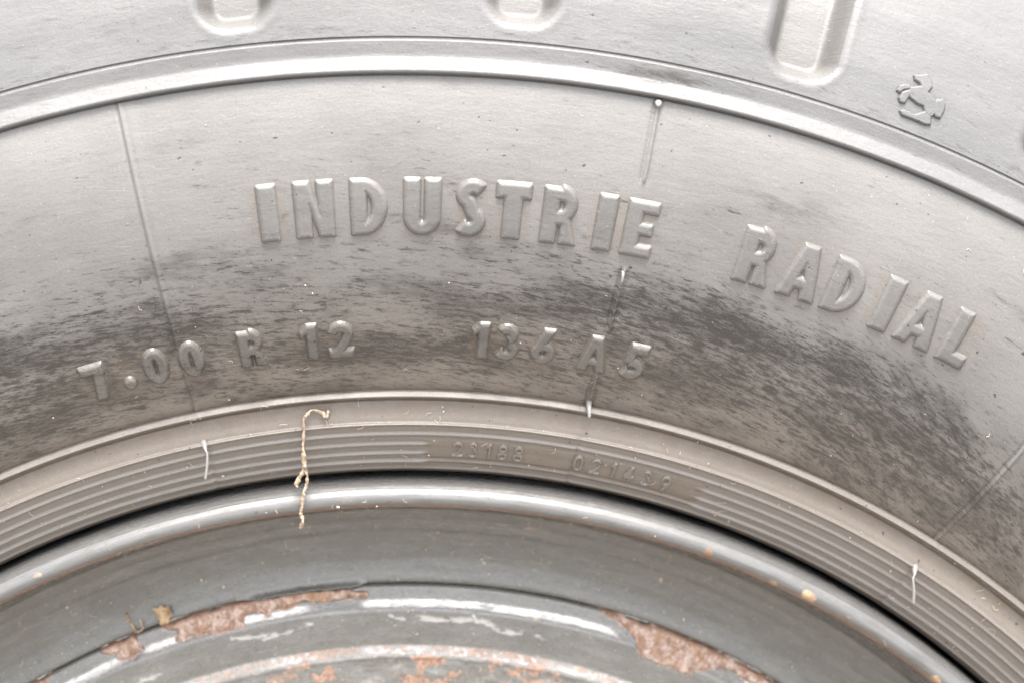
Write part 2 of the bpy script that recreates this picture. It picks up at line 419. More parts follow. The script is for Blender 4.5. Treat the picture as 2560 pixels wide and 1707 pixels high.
# ---- bead band with rim lines
RIBS = [183.75, 181.8, 179.6, 177.6, 175.8]
PL0, PL1 = 1.75, 18.9                                          # plain plate carrying the mould codes
def band_base(r):
    return np.interp(r, [173.6, 174.0, 176, 183.6, 185, 188.2, 188.7, 188.95, 189.12, 189.3, 190.3, 190.45],
                     [1.6, 2.9, 4.4, 9.4, 9.45, 9.25, 8.9, 9.2, 11.15, 11.5, 10.85, 9.8])
bp_ = [(172.3, -16), (172.5, -6), (172.9, -1), (173.3, 1.2)] + [(r, float(band_base(r))) for r in np.r_[np.arange(173.6, 190.45, .12), 190.45]]
prof = resample(bp_, .115, .2)
def band_disp(R, T):
    d = .04*(fbm(np.radians(T)*180/2.5, R/1.5, 51, 3)-.5)
    plate = sstep(PL0-.3, PL0+.4, T+.5*(fbm(R/.6, T*0, 55, 2)-.5))*sstep(PL1+.3, PL1-.5, T)
    for i, rr in enumerate(RIBS):
        m = 1-plate if i in (2, 3) else (1 - .6*plate if i == 4 else 1.)
        y = R-rr
        rib = sstep(.52, .08, y)*sstep(-.20, -.03, y)*.55 - .22*np.exp(-((y+.42)/.22)**2)
        d = d + m*rib
    y = R-174.25; d = d + .25*np.exp(-(y/.3)**2)
    d = d + plate*.22*sstep(176.6, 177.0, R)*sstep(180.9, 180.4, R)
    for t0, kind in SEAMS[:3]:
        x = np.radians(T-t0)*180
        d = d - .28*np.exp(-(x/.45)**2)*sstep(185, 183.5, R)*sstep(173.5, 174.5, R) + .1*np.exp(-((x)/.25)**2)*sstep(189.5, 190, R)
    return np.where(R > 173.2, d, 0)
V, F, pol, R, T = lathe(thetas(.13), prof, band_disp)
wv = np.clip(.22 + .2*sstep(174.5, 174, R) + .15*sstep(189.0, 189.4, R), 0, 1)
browning = .75*sstep(186.6, 188.6, R)*sstep(189.25, 189.0, R) + .40*sstep(184.2, 186, R)*sstep(188.8, 187, R)  # browner just under the ridge and on the flat below it
for rr in RIBS + [174.4]: browning = browning + .75*np.exp(-((R-rr+.36)/.30)**2)
browning = browning + .45*sstep(1.6, 2, T)*sstep(19.1, 18.8, T)*sstep(176, 177, R)*sstep(181.5, 180.5, R) + .18
fm = R.ravel()[F].mean(1); zf = V[:, 1][F].mean(1)
gapf = zf > -.6*MM
at = {'pol': pol, 'wear': wv.ravel(), 'diag': np.zeros(R.size), 'browning': np.clip(browning, 0, 1).ravel()}
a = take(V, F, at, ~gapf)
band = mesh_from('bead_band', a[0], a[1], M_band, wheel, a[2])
band['label'] = 'brown dusted band with fine concentric rim lines'
a = take(V, F, at, gapf); mesh_from('bead_toe', a[0], a[1], M_gap, wheel, a[2])

# ------------------------------------------------------------------ raised lettering
def arc(cx, cy, rx, ry, a0, a1, n=14):
    t = np.radians(np.linspace(a0, a1, n)); return [(cx+rx*math.cos(q), cy+ry*math.sin(q)) for q in t]
def stroke(line, wd):
    p = np.array(line, float); d = np.gradient(p, axis=0); d /= np.hypot(d[:, 0], d[:, 1])[:, None]
    n = np.c_[-d[:, 1], d[:, 0]]*(wd/2)
    return [tuple(q) for q in p+n] + [tuple(q) for q in (p-n)[::-1]]
def glyph(ch, h, w_, s):
    """outlines (lists of loops) of one heavy geometric capital or figure, box w_ x h, stem s; several shapes may overlap"""
    if ch == 'I': return [[[(0, 0), (0, h), (w_, h), (w_, 0)]]]
    if ch == 'N': return [[[(0, 0), (0, h), (s, h), (w_-s, h*.40), (w_-s, h), (w_, h), (w_, 0), (w_-s, 0), (s, h*.60), (s, 0)]]]
    if ch == 'D':
        return [[[(0, 0), (0, h)] + arc(w_*.30, h/2, w_*.70, h/2, 90, -90, 22),
                 [(s, s*.8), (s, h-s*.8)] + [(max(x_, s+.05), y_) for x_, y_ in arc(w_*.30, h/2, w_*.70-s*.9, h/2-s*.8, 70, -70, 16)]]]
    if ch == 'U':
        return [[[(0, h), (s, h), (s, w_*.44)] + arc(w_/2, w_*.44, w_/2-s, w_*.44-s*.8, 180, 360, 14) + [(w_-s, h), (w_, h), (w_, w_*.48)] + arc(w_/2, w_*.48, w_/2, w_*.48, 0, -180, 22)]]
    if ch == 'T': return [[[((w_-s)/2, 0), ((w_-s)/2, h-s*.85), (0, h-s*.85), (0, h), (w_, h), (w_, h-s*.85), ((w_+s)/2, h-s*.85), ((w_+s)/2, 0)]]]
    if ch == 'E':
        q = s*.72; m = h/2
        return [[[(0, 0), (0, h), (w_, h), (w_, h-q), (s, h-q), (s, m+q*.5), (w_*.9, m+q*.5), (w_*.9, m-q*.5), (s, m-q*.5), (s, q), (w_, q), (w_, 0)]]]
    if ch == 'L': return [[[(0, 0), (0, h), (s, h), (s, s*.8), (w_, s*.8), (w_, 0)]]]
    if ch == 'A':
        tp = w_*.36; q = s*.95
        return [[[(0, 0), ((w_-tp)/2, h), ((w_+tp)/2, h), (w_, 0), (w_-q, 0), (w_-q-w_*.055, h*.19), (q+w_*.055, h*.19), (q, 0)],
                 [(w_*.5-w_*.115, h*.37), (w_*.5+w_*.115, h*.37), (w_*.5, h*.68)]]]
    if ch == 'R':
        b = h*.44
        return [[[(0, 0), (0, h), (w_*.45, h)] + arc(w_*.45, h-(h-b)/2-.0, w_*.45, (h-b)/2+.05*h, 85, -50, 14) + [(w_, 0), (w_-s*1.1, 0), (s+.18*w_, b*.80), (s, b*.80), (s, 0)],
                 [(s, h*.58), (s, h*.80)] + [(max(x_, s+.05), y_) for x_, y_ in arc(w_*.45, h*.69, w_*.45-s*.70, h*.11, 60, -60, 8)]]]
    if ch == 'S':
        r1 = h*.25-s*.08; c = w_/2
        top = arc(c+.05*w_, h*.745, w_*.5-s*.45, h*.255-s*.42, 42, 245, 14); bot = arc(c-.05*w_, h*.265, w_*.5-s*.45, h*.265-s*.42, 65, -138, 14)
        return [[stroke(top+bot, s*.86)]]
    if ch == '0':
        return [[arc(w_/2, h/2, w_/2, h/2, 0, 345, 24), arc(w_/2, h/2, w_/2-s, h/2-s*.85, 0, 330, 12)]]
    if ch == '1': return [[[(w_*.38, 0), (w_*.38, h*.78), (0, h*.62), (0, h*.82), (w_*.42, h), (w_, h), (w_, 0)]]]
    if ch == '7': return [[[(0, h), (w_, h), (w_, h*.80), (w_*.74, 0), (w_*.74-s, 0), (w_-s*1.12, h-s*.85), (0, h-s*.85)]]]
    if ch == '.': return [[arc(w_/2, w_/2, w_/2, w_/2, 0, 340, 16)]]
    if ch == '2':
        l = arc(w_/2, h*.70, w_/2-s*.42, h*.30-s*.42, 175, -30, 12) + [(w_*.62, h*.40), (w_*.40, h*.2), (s*.52, s*.42)]
        return [[stroke(l, s*.85)], [[(0, 0), (0, s*.8), (w_, s*.8), (w_, 0)]]]
    if ch == '3':
        u = arc(w_*.45, h*.74, w_*.45-s*.38, h*.26-s*.4, 150, -75, 12); l = arc(w_*.48, h*.28, w_*.52-s*.42, h*.28-s*.4, 75, -150, 14)
        return [[stroke(u, s*.8)], [stroke(l, s*.8)]]
    if ch == '6':
        return [[arc(w_/2, h*.31, w_/2, h*.31, 0, 345, 22), arc(w_/2, h*.31, w_/2-s*.85, h*.31-s*.8, 0, 330, 10)],
                [[(w_*.02, h*.36), (w_*.44, h), (w_*.44+s*1.1, h), (w_*.52, h*.52), (w_*.22, h*.30)]]]
    if ch == '8':
        return [[arc(w_/2, h*.27, w_/2, h*.27, 0, 345, 22), arc(w_/2, h*.27, w_/2-s, h*.27-s, 0, 330, 10)],
                [arc(w_/2, h*.76, w_*.44, h*.25, 0, 345, 22), arc(w_/2, h*.76, w_*.44-s, h*.25-s, 0, 330, 10)]]
    if ch == '9':
        return [[[(w_-a_, h-b_) for a_, b_ in lp] for lp in sh_] for sh_ in glyph('6', h, w_, s)]
    if ch == '4':
        return [[[(w_*.50, 0), (w_*.50, h*.2), (0, h*.2), (0, h*.36), (w_*.48, h), (w_*.50+s, h), (w_*.50+s, h*.38), (w_, h*.38), (w_, h*.2), (w_*.50+s, h*.2), (w_*.50+s, 0)]]]
    if ch == '5':
        l = arc(w_*.46, h*.30, w_*.54-s*.42, h*.30-s*.4, 118, -145, 14)
        return [[[(w_*.16, h*.46), (w_*.28, h), (w_, h), (w_, h-s*.85), (w_*.28+s*.6, h-s*.85), (w_*.24+s*.6, h*.52)]], [stroke(l, s*.85)]]
    raise ValueError(ch)

def wall_point(zf, r, th, h):
    e = .05; sl = (zf(r+e)-zf(r-e))/(2*e); n = np.sqrt(1+sl*sl)
    return pos(r - h*sl/n, th, zf(r) + h/n), r

def raise_on(name, shapes, zf, rc, tc, hgt, soft, mat, parent, label, wear=.3, cx=0., cy=0., rot=0., ds=.12):
    """moulded relief: a fine patch of the wall lifted inside the outline, with sloping sides and a small fillet at the foot"""
    allp = np.array([p for lp in shapes for p in lp[0]]); m = soft*.7+.25
    gx = np.arange(allp[:, 0].min()-m, allp[:, 0].max()+m+ds, ds); gy = np.arange(allp[:, 1].min()-m, allp[:, 1].max()+m+ds, ds)
    X, Y = np.meshgrid(gx, gy, indexing='ij'); sd = np.full(X.shape, 1e9)
    for lp in shapes:
        d = polysd(X, Y, lp[0])
        for hole in lp[1:]: d = np.maximum(d, -polysd(X, Y, hole))
        sd = np.minimum(sd, d)
    t = np.clip((.58*soft - sd)/soft, 0, 1)
    f = np.where(t < .35, (t/.35)**2*(1-.9*.65**1.6), 1-.9*(1-t)**1.6)
    f = np.where(t >= 1, 1., f)
    h = -.10 + (hgt+.10)*f
    n, mm = X.shape; i, j = np.meshgrid(np.arange(n-1), np.arange(mm-1), indexing='ij')
    F = np.stack([i*mm+j, (i+1)*mm+j, (i+1)*mm+j+1, i*mm+j+1], -1).reshape(-1, 4)
    F = F[(t.ravel()[F] > 0).any(1)]
    u, inv = np.unique(F, return_inverse=True); F = inv.reshape(F.shape)
    x_, y_, h = X.ravel()[u]-cx, Y.ravel()[u]-cy, h.ravel()[u]
    if rot: c_, s_ = math.cos(rot), math.sin(rot); x_, y_ = x_*c_-y_*s_, x_*s_+y_*c_
    r = rc + y_; th = tc + np.degrees(x_/rc)
    P, _ = wall_point(zf, r, th, h)
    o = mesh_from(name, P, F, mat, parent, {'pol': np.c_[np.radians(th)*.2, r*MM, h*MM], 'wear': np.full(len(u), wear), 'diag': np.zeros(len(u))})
    if label: o['label'] = label
    return o

zs = lambda r: zside(r)
WID = dict(I=2.9, N=6.5, D=6.0, U=6.1, S=5.5, T=5.7, R=6.1, E=5.1, A=6.9, L=5.0)
for word, L in WORDS:
    for ch, t0 in zip(word, L):
        raise_on('raised_letter', glyph(ch, 9.7, WID[ch], 2.75 if ch in 'IT' else 2.4), zs, 226.15, t0, .74, 1.1, M_letter, sidewall,
                 'raised letter %s of the word %s' % (ch, word), .38, WID[ch]/2, 4.85)
WD2 = {'7': 4.1, '.': 2.0, '0': 4.3, 'R': 4.6, '1': 2.9, '2': 4.4, '3': 4.2, '6': 4.3, 'A': 5.2, '5': 4.3}
for ch, t0 in SIZE_MARK:
    raise_on('raised_dot' if ch == '.' else ('raised_letter' if ch in 'RA' else 'raised_digit'), glyph(ch, 6.6, WD2[ch], 1.75), zs,
             201.3 if ch != '.' else 199.3, t0, .88, .85, M_small, sidewall, None if ch == '.' else 'small raised %s in the size marking' % ch, .5,
             WD2[ch]/2, 3.3 if ch != '.' else 1.0)
zb = lambda r: np.interp(r, [176, 183.6], [4.4, 9.4]) + .22
for s_, L in (('23188', [3.682, 4.615, 5.569, 6.43, 7.405]), ('021439', [11.12, 12.216, 13.308, 14.341, 15.453, 16.658])):
    for ch, t0 in zip(s_, L):
        wd = .9 if ch == '1' else 1.95
        raise_on('mould_digit', glyph(ch, 3.2, wd, .50), zb, 178.65, t0, .46, .36, M_digit, band, None, .3, wd/2, 1.55, 0., .055)

# rearing horse stamped into the shoulder
HORSE = [[(990,200),(1250,180),(1320,290),(1340,420),(1250,520),(1400,660),(1440,800),(1380,930),(1290,1000),(1180,900),(1160,780),(1040,730),(900,620),(860,540),(900,420),(1120,400),(1090,340),(1000,280)],
 [(910,380),(910,450),(760,470),(690,520),(640,470),(700,390),(780,360)], [(880,470),(900,560),(840,640),(790,720),(700,700),(670,620),(740,510)],
 [(1180,880),(1300,990),(1300,1130),(1190,1130),(950,1030),(720,940),(690,860),(780,850),(980,940)], [(1380,760),(1420,660),(1540,650),(1590,750),(1570,860),(1490,1010),(1390,980),(1360,900)]]
k = .12755/13.55
hp = [[[((x_-1115)*k, (655-y_)*k) for x_, y_ in q]] for q in HORSE]
zsh = lambda r: np.interp(r, [p_[0] for p_ in resample(sh, .45, 3.0)], [p_[1] for p_ in resample(sh, .45, 3.0)])
raise_on('horse_emblem', hp, zsh, 262.45, 21.2, .62, .46, M_shoulder, shoulder, 'small raised rearing horse emblem', .15, 0, 0, math.radians(21.2), .07)

# ------------------------------------------------------------------ rubber hairs left by the mould vents
def tube(name, pts, rad, mat, parent=None, seg=8, flat=None):
    pts = np.array(pts, float); n = len(pts); rad = np.broadcast_to(np.array(rad, float), (n,))
    V, F = [], []
    up = np.array([0, -1., 0])
    for i in range(n):
        d = pts[min(i+1, n-1)]-pts[max(i-1, 0)]; d /= np.linalg.norm(d)
        a_ = np.cross(d, up); a_ /= np.linalg.norm(a_)+1e-9; b_ = np.cross(a_, d)
        tw = 0 if flat is None else flat[1]*i
        for q in range(seg):
            an = 2*math.pi*q/seg; ca, sa = math.cos(an), math.sin(an)*(1 if flat is None else flat[0])
            ca, sa = ca*math.cos(tw)-sa*math.sin(tw), ca*math.sin(tw)+sa*math.cos(tw)
            V.append(pts[i] + rad[i]*(ca*a_+sa*b_))
    for i in range(n-1):
        for q in range(seg):
            F.append((i*seg+q, i*seg+(q+1) % seg, (i+1)*seg+(q+1) % seg, (i+1)*seg+q))
    V.append(pts[0]); V.append(pts[-1])
    a_, b_ = len(V)-2, len(V)-1
    for q in range(seg):
        F.append((a_, (q+1) % seg, q, q)); F.append((b_, (n-1)*seg+q, (n-1)*seg+(q+1) % seg, (n-1)*seg+q))
    me = bpy.data.meshes.new(name); me.from_pydata([tuple(v) for v in V], [], [f[:3] if f[3] in f[:3] else f for f in F])
    me.materials.append(mat); me.polygons.foreach_set('use_smooth', [True]*len(me.polygons))
    if name == 'tmp': return me
    return link(bpy.data.objects.new(name, me), parent)
def P3(r, t, z):
    if z < -10 and r < 166: a_, b_ = well(r); r, z = r+a_, z+b_
    return pos(np.array(r), np.array(t), np.array(z))
def spline(pts, n):
    p = np.array(pts, float); t = np.linspace(0, len(p)-1, n); i = np.clip(t.astype(int), 0, len(p)-2); f = (t-i)[:, None]
    g = lambda k: p[np.clip(k, 0, len(p)-1)]
    a, b, c, d = g(i-1), g(i), g(i+1), g(i+2)
    return .5*(2*b + (c-a)*f + (2*a-5*b+4*c-d)*f**2 + (3*b-a-3*c+d)*f**3)
def hair(base_r, base_t, z0, tip_r, tip_t, rise, parent):
    b0, b1 = P3(base_r, base_t, z0-.5), P3(base_r-1.2, base_t+.08, z0+1.3)
    b2 = P3(base_r-2.0, base_t+.12, z0+1.6); b3 = P3(tip_r, tip_t, z0+rise)
    path = spline([b0, b1, b2, .5*(b2+b3)+np.array([.00012, -.0001, 0]), b3], 20)
    f = np.linspace(0, 1, 20)
    rad = np.where(f < .3, .00082-.0024*f, np.where(f < .45, .00014+.0003*(f-.3), .00022+.00012*(f-.45)))
    return tube('rubber_hair', path, np.clip(rad, .00013, 1), M_hair, parent)
hair(184.2, -11.35, 9.5, 177.6, -11.68, 1.2, band)
hair(183.9, 32.7, 9.5, 177.9, 33.75, 1.2, band)
# vent stub on the seam above the ridge, and the ball at the seam's top end
tube('rubber_hair', spline([P3(191.3, 10.87, 10.5), P3(190.7, 10.86, 12.2), P3(190.0, 10.9, 13.0), P3(188.7, 10.98, 13.2)], 12),
     np.linspace(.00062, .00028, 12), M_hair, sidewall)
tube('rubber_hair', spline([P3(248.9, 10.85, 25.2), P3(248.7, 10.85, 26.2), P3(248.2, 10.84, 26.9)], 8), np.array([.6, .68, .72, .70, .62, .5, .35, .12])*MM, M_hair, sidewall)
tube('rubber_hair', spline([P3(217.8, 10.82, 24.0), P3(217.3, 10.83, 24.9), P3(215.6, 10.86, 24.6)], 8), np.array([.3, .32, .32, .3, .28, .26, .22, .12])*MM, M_hair, sidewall)

# ------------------------------------------------------------------ rim
prof = resample([(172.0, -18), (172.1, -6), (172.1, 4.2), (171.95, 5.9), (171.6, 6.8), (170.95, 7.55), (170.1, 8.12), (169.2, 8.38), (168.5, 8.25), (167.95, 7.88), (167.65, 7.4), (167.45, 6.8), (167.25, 6.1)], .14, .5)
def flange_disp(R, T):
    x = np.radians(T)*168
    return .022*(fbm(x/1.6, R/1.2, 61, 3)-.5) + .18*(fbm(x/25, R/6, 63, 2)-.5) - .06*np.exp(-((R-170.85)/.16)**2)
V, F, pol, R, T = lathe(thetas(.13), prof, flange_disp)
x = np.radians(T)*168
Zf = -(V[:, 1]/MM).reshape(R.shape)
def spot(t0, r0, sx, sy, a): return a*np.exp(-((T-t0)*168*math.pi/180/sx)**2 - ((R-r0)/sy)**2)
ru = np.clip(.85*sstep(168.05, 167.6, R) + .35*sstep(168.9, 167.7, R)*fbm(x/4, R/2, 71, 3), 0, 1)
sp1 = spot(20.6, 168.7, .75, 1.2, 1.0)
tan = spot(27.9, 168.9, 1.7, .9, 1.0) + spot(38.3, 168.3, 1.1, .8, 1.0) + spot(-23.6, 169.6, 1.4, .7, .55) + spot(25.4, 168.1, .8, .5, .8)
flange = mesh_from('rim_flange', V, F, M_flange, wheel, {'pol': pol, 'rust': np.clip(ru+sp1+tan, 0, 1).ravel(), 'tan': np.clip(tan, 0, 1).ravel()})
flange['label'] = 'shiny silver rolled rim edge with rust along its lower lip'

prof = resample([(167.25, 6.1), (166.9, 3.5), (166.2, -1), (165.1, -6), (162.9, -12.5), (159.5, -17.2), (156.5, -19.7), (153.5, -20.9), (151, -21.1), (148.5, -20.7), (146.3, -20.2), (145.95, -20.6), (145.8, -21.5)], .25, .8)
lipx = lambda T: sstep(-12.5, -11.5, T)*sstep(-2.0, -3.2, T)
def barrel_disp(R, T):
    x = np.radians(T)*155
    e = .25*(fbm(x/3.5, R*0, 75, 3)-.5)
    return .06*(fbm(x/6, R/2, 73, 3)-.5)  - .18*np.exp(-((R-159.6+.02*(T-8))/.18)**2)*sstep(3, 5, T)*sstep(11, 9, T)
V, F, pol, R, T = lathe(thetas(.14), prof, barrel_disp, well)
x = np.radians(T)*155
ru = .30*sstep(163.1, 164.0, R) + .9*np.exp(-((T-9.4)*155*.01745/1.0)**2-((R-159.5)/.35)**2) + .5*np.exp(-((R-146.05)/.2)**2)*sstep(.45, .7, fbm(x/5, R*0, 77, 3))
ba = .62*np.exp(-((T-7.6)*155*.01745/2.2)**2-((R-159.75)/.16)**2)
barrel = mesh_from('rim_barrel', V, F, M_paint, wheel, {'pol': pol, 'rust': np.clip(ru, 0, 1).ravel(), 'bare': np.clip(ba, 0, 1).ravel()})

# curled edge of the paint skin hanging over the crack
tt = np.linspace(-12.6, -2.3, 160); uu = np.linspace(0, 1, 9); Tc, U = np.meshgrid(tt, uu, indexing='ij')
tap = sstep(-12.6, -10.0, Tc)*sstep(-2.3, -3.4, Tc)*(.75+.5*fbm(Tc*2.1, U*0, 111, 3))
rc_ = 147.6 - U*(1.4+.55*tap+.35*(fbm(Tc*3.3, U*0, 113, 3)-.5)); zc_ = -20.5 + .06 + .25*U + 1.0*tap*U**2.2
rc_ = rc_ + 1.1; zc_ = zc_ + 5.0
Vc = np.r_[pos(rc_, Tc, zc_).reshape(-1, 3), pos(rc_+.05, Tc, zc_-.16).reshape(-1, 3)]
ii, jj = np.meshgrid(np.arange(159), np.arange(8), indexing='ij'); q4 = np.stack([ii*9+jj, ii*9+jj+1, (ii+1)*9+jj+1, (ii+1)*9+jj], -1).reshape(-1, 4)
e_ = np.arange(159); rim_ = np.stack([e_*9+8, e_*9+8+1440, (e_+1)*9+8+1440, (e_+1)*9+8], -1)
pc = np.stack([np.radians(Tc)*.2, .02+U*.002, 0*Tc], -1).reshape(-1, 3); z_ = np.zeros(2880)
o = mesh_from('paint_curl', Vc, np.r_[q4, q4[:, ::-1]+1440, rim_], M_paint, barrel, {'pol': np.r_[pc, pc], 'rust': z_, 'bare': z_})
o['label'] = 'lifted curl of grey paint over the rust crack'

# disc: stepped face inside the crack, with patches of lost paint
P1 = [(145.31,-18.5),(145.36,-15.45),(146.0,-12.39),(145.6,-9.48),(145.5,-4.18),(145.2,-3.34),(144.52,-2.18),(142.84,-2.45),(143.13,-4.25),(143.54,-7.82),(142.88,-9.64),(143.15,-12.03),(141.32,-12.26),(141.8,-15.78),(141.79,-17.76),(143.8,-17.57)]
P2 = [(145.2,-23.77),(145.5,-21.07),(144.79,-20.92),(143.07,-20.53),(142.12,-20.5),(142.36,-22.78),(143.73,-22.84)]
P5 = [(145.6,-32.5),(145.6,-28.2),(144.2,-28.7),(143.2,-30.5),(142.6,-32.0)]
P4 = [(145.86,16.3),(146.0,18.0),(145.9,19.9),(145.9,22.45),(145.8,23.45),(146.0,27.2),(145.9,30.1),(145.6,33.0),(142.98,30.7),(143.57,28.9),(143.08,26.5),(139.65,24.26),(139.4,22.36),(140.05,20.54),(141.27,19.85),(142.18,19.68),(143.52,18.67),(144.69,17.54)]
PATCH = [(P1, 'long orange and pink rust patch under the curled paint edge'), (P2, 'small rust patch left of the long one'), (P5, 'rust patch at the left end'), (P4, 'broad pitted pink rust patch at the right')]
prof = resample([(145.8, -21.5), (145.65, -20.6), (145.3, -20.1), (143.4, -19.7), (143.0, -19.6), (142.0, -19.1), (141.1, -18.5), (140.6, -18.3), (137, -18.7), (134.2, -19.2), (133.5, -19.3), (133.1, -19.1), (131.6, -18.2), (131.1, -18.0), (130.6, -18.3), (127, -18.6), (122, -19), (119, -19.2)], .2, .4)
def patch_sd(R, T):
    x = np.radians(T)*143; out = []
    e = 1.9*(fbm(x/2.0, R/1.5, 81, 5)-.5)
    for p_, _ in PATCH: out.append(polysd(x, R, [(math.radians(t)*143, r) for r, t in p_]) + e)
    return out
def disc_disp(R, T):
    x = np.radians(T)*143
    d = np.min(patch_sd(R, T), 0)
    inr = sstep(.10, -.12, d)
    low = sstep(132.0, 130.8, R)
    return .05*(fbm(x/5, R/2, 83, 3)-.5)  - inr*(.30 + .35*(fbm(x/.9, R/.9, 85, 4)-.5)) + .10*np.exp(-((d-.2)/.2)**2) \
        + low*.9*(fbm(x/3.0, R/2.2, 87, 5)-.5) + sstep(134, 133, R)*(1-low)*.25*(fbm(x/4, R/2, 89, 3)-.5)
TH = thetas(.14)
V, F, pol, R, T = lathe(TH, prof, disc_disp, well)
sds = patch_sd(R, T); x = np.radians(T)*143
bare = np.zeros(R.shape)
win = sstep(-31, -29.5, T)*sstep(-21.8, -23, T) + sstep(-21, -20.3, T)*sstep(-16.4, -17.2, T) + sstep(-12.8, -12, T)*sstep(-6, -8, T) + sstep(-3.2, -2.3, T)*sstep(18.8, 17, T) + sstep(29, 30.5, T)  # stretches where the bevel highlight is painted strongest
def scr(pts, wd, a):
    global bare
    bare = np.maximum(bare, a*np.exp(-(linesd(x, R, [(math.radians(t)*143, r) for r, t in pts])/wd)**2))
scr([(139.4, 1.8), (138.9, 3.2), (139.1, 5.0), (139.4, 6.4), (139.2, 7.3), (137.9, 8.4), (137.7, 9.4), (138.3, 10.4)], .75, .75)
scr([(139.9, -.6), (138.9, .7)], .6, .65)
scr([(140.4, 6.2), (139.2, 6.6)], .35, .7)
scr([(138.0, 11.5), (137.2, 12.5)], .5, .6)
scr([(139.4, -13.5), (138.6, -11.5), (138.4, -9.8)], .7, .62)
scr([(139.5, -7.0), (138.2, -9.0), (137.9, -11)], .6, .6)
scr([(137.2, -22.0), (136.3, -20.0)], .8, .6)
scr([(142.8, 29.6), (141.2, 31.8), (140.6, 33.5)], .9, .95)
painted_glint = .72*sstep(133.9, 133.1, R)*sstep(131.2, 131.9, R)*(.45+.8*fbm(x/5, R/3, 115, 3)) + (.40+.62*np.clip(win, 0, 1))*np.exp(-((R-142.1+.3*(fbm(x/4, R*0, 119, 3)-.5))/.95)**4)*(.62+.65*fbm(x/3.0, R/1.2, 117, 5))  # sky highlight on ridge and bevel painted pale and metallic, over worn metal
ru = .55*sstep(134.0, 133.3, R)*sstep(131.2, 132, R)*(.55+.6*fbm(x/6, R, 93, 3)) + 1.0*sstep(131.8, 131.2, R)*(.35+.65*sstep(.40, .60, fbm(x/7, R/3.5, 95, 4)))*sstep(.3, .5, fbm(x/2.5, R/2, 109, 4))
dmin = np.min(sds, 0); ru = ru + .66*np.exp(-(np.maximum(dmin, 0)/.8)**2)*sstep(.3, .6, fbm(x/2.5, R/1.5, 103, 3))
ru = ru + .35*np.exp(-((R-144.3)/.5)**2)*sstep(.5, .7, fbm(x/6, R, 97, 3)) + .3*np.exp(-((R-134.6)/.25)**2)*sstep(.45, .65, fbm(x/6, R, 99, 3))
bare = np.maximum(bare*(.25 + 1.1*sstep(.25, .65, fbm(x/1.1, R/.6, 101, 5))), painted_glint)
edge = sstep(144.6, 145.6, R)*sstep(.25, .5, fbm(x/3, R, 105, 3)) + .8*sstep(-.5, -.05, dmin)*sstep(.4, .6, fbm(x/1.5, R, 107, 3))
at = {'pol': pol, 'rust': np.clip(ru, 0, 1).ravel(), 'bare': np.clip(bare, 0, 1).ravel(), 'edge': np.clip(edge, 0, 1).ravel(), 'flake': np.clip(sstep(-1.1, -.1, dmin)*.46*sstep(146.2, 145.2, R), 0, 1).ravel()}
fs_ = [s_.ravel()[F].mean(1) < 0 for s_ in sds]; anyp = np.any(fs_, 0)
a = take(V, F, at, ~anyp); disc = mesh_from('rim_disc', a[0], a[1], M_paint2, wheel, a[2])
disc['label'] = 'grey painted stepped disc face with chipped paint and white scrapes'
for k_, (p_, lab) in zip(fs_, PATCH):
    a = take(V, F, at, k_ ); o = mesh_from('rust_patch', a[0], a[1], M_rust, disc, a[2]); o['label'] = lab
prof = resample([(119, -19.2), (100, -24), (82, -26), (80, -40), (78, -75), (60, -78), (45, -70), (43, -60), (30, -58), (.5, -58)], 2, 0)
V, F, pol, R, T = lathe(thetas(1., 1.), prof, None, well)
z_ = np.zeros(R.size); mesh_from('hub_face', V, F, M_rust2, wheel, {'pol': pol, 'rust': z_, 'bare': z_})

# ------------------------------------------------------------------ loose bits lying on the wheel
def tag(o, label, cat, group=None, kind=None):
    o['label'] = label; o['category'] = cat
    if group: o['group'] = group
    if kind: o['kind'] = kind
    return o
def simple(name, c, rough=.7, c2=None, sc=900):
    g = G(name); tc = g.n('ShaderNodeTexCoord')
    n = g.noise(tc.outputs['Object'], sc, 4, .65)
    g.bump(n, .4, .0003)
    return g.out(g.mix(g.map(n, .35, .65), c, c2 or tuple(q*.6 for q in c)), rough, 0, .3)
M_straw = simple('dry_straw', (.40, .32, .245), .7, (.22, .165, .115))
M_leaf = simple('dry_brown_leaf', (.15, .08, .04), .6, (.40, .30, .18), 420)
M_grit = simple('pale_grit', (.55, .49, .40), .7, (.40, .33, .24))

def join_meshes(name, meshes, mat):
    V, F = [], []
    for me in meshes:
        o = len(V); V += [tuple(v.co) for v in me.vertices]; F += [tuple(i+o for i in p.vertices) for p in me.polygons]; bpy.data.meshes.remove(me)
    me = bpy.data.meshes.new(name); me.from_pydata(V, [], F); me.materials.append(mat); me.polygons.foreach_set('use_smooth', [True]*len(F))
    return link(bpy.data.objects.new(name, me))
def wob(path, a, seed):
    g_ = np.random.default_rng(seed); return path + g_.normal(0, a, path.shape)
SM = [(187.01,-3.907,10.2),(185.83,-4.095,10.2),(186.79,-4.334,10.3),(187.43,-4.894,10.5),(186.78,-5.175,10.8),(186.01,-5.384,11.0),(184.09,-5.449,10.9),(181.44,-5.569,10.6),(179.64,-5.634,10.3),(177.84,-5.644,10.1),(176.41,-5.641,10.0)]
SA = [(176.41,-5.641,10),(174.76,-6.043,9.9),(173.61,-6.288,9.9),(173.06,-6.253,9.9)]
SB = [(176.41,-5.641,10),(175.13,-5.575,9.9),(173.36,-5.64,9.8),(172.16,-5.83,9.7),(170.79,-6.029,9.6),(169.39,-6.085,9.6),(168.0,-6.261,9.5),(166.7,-6.167,9.4),(165.48,-6.309,9.3),(164.95,-6.393,9.2)]
straw_m = []
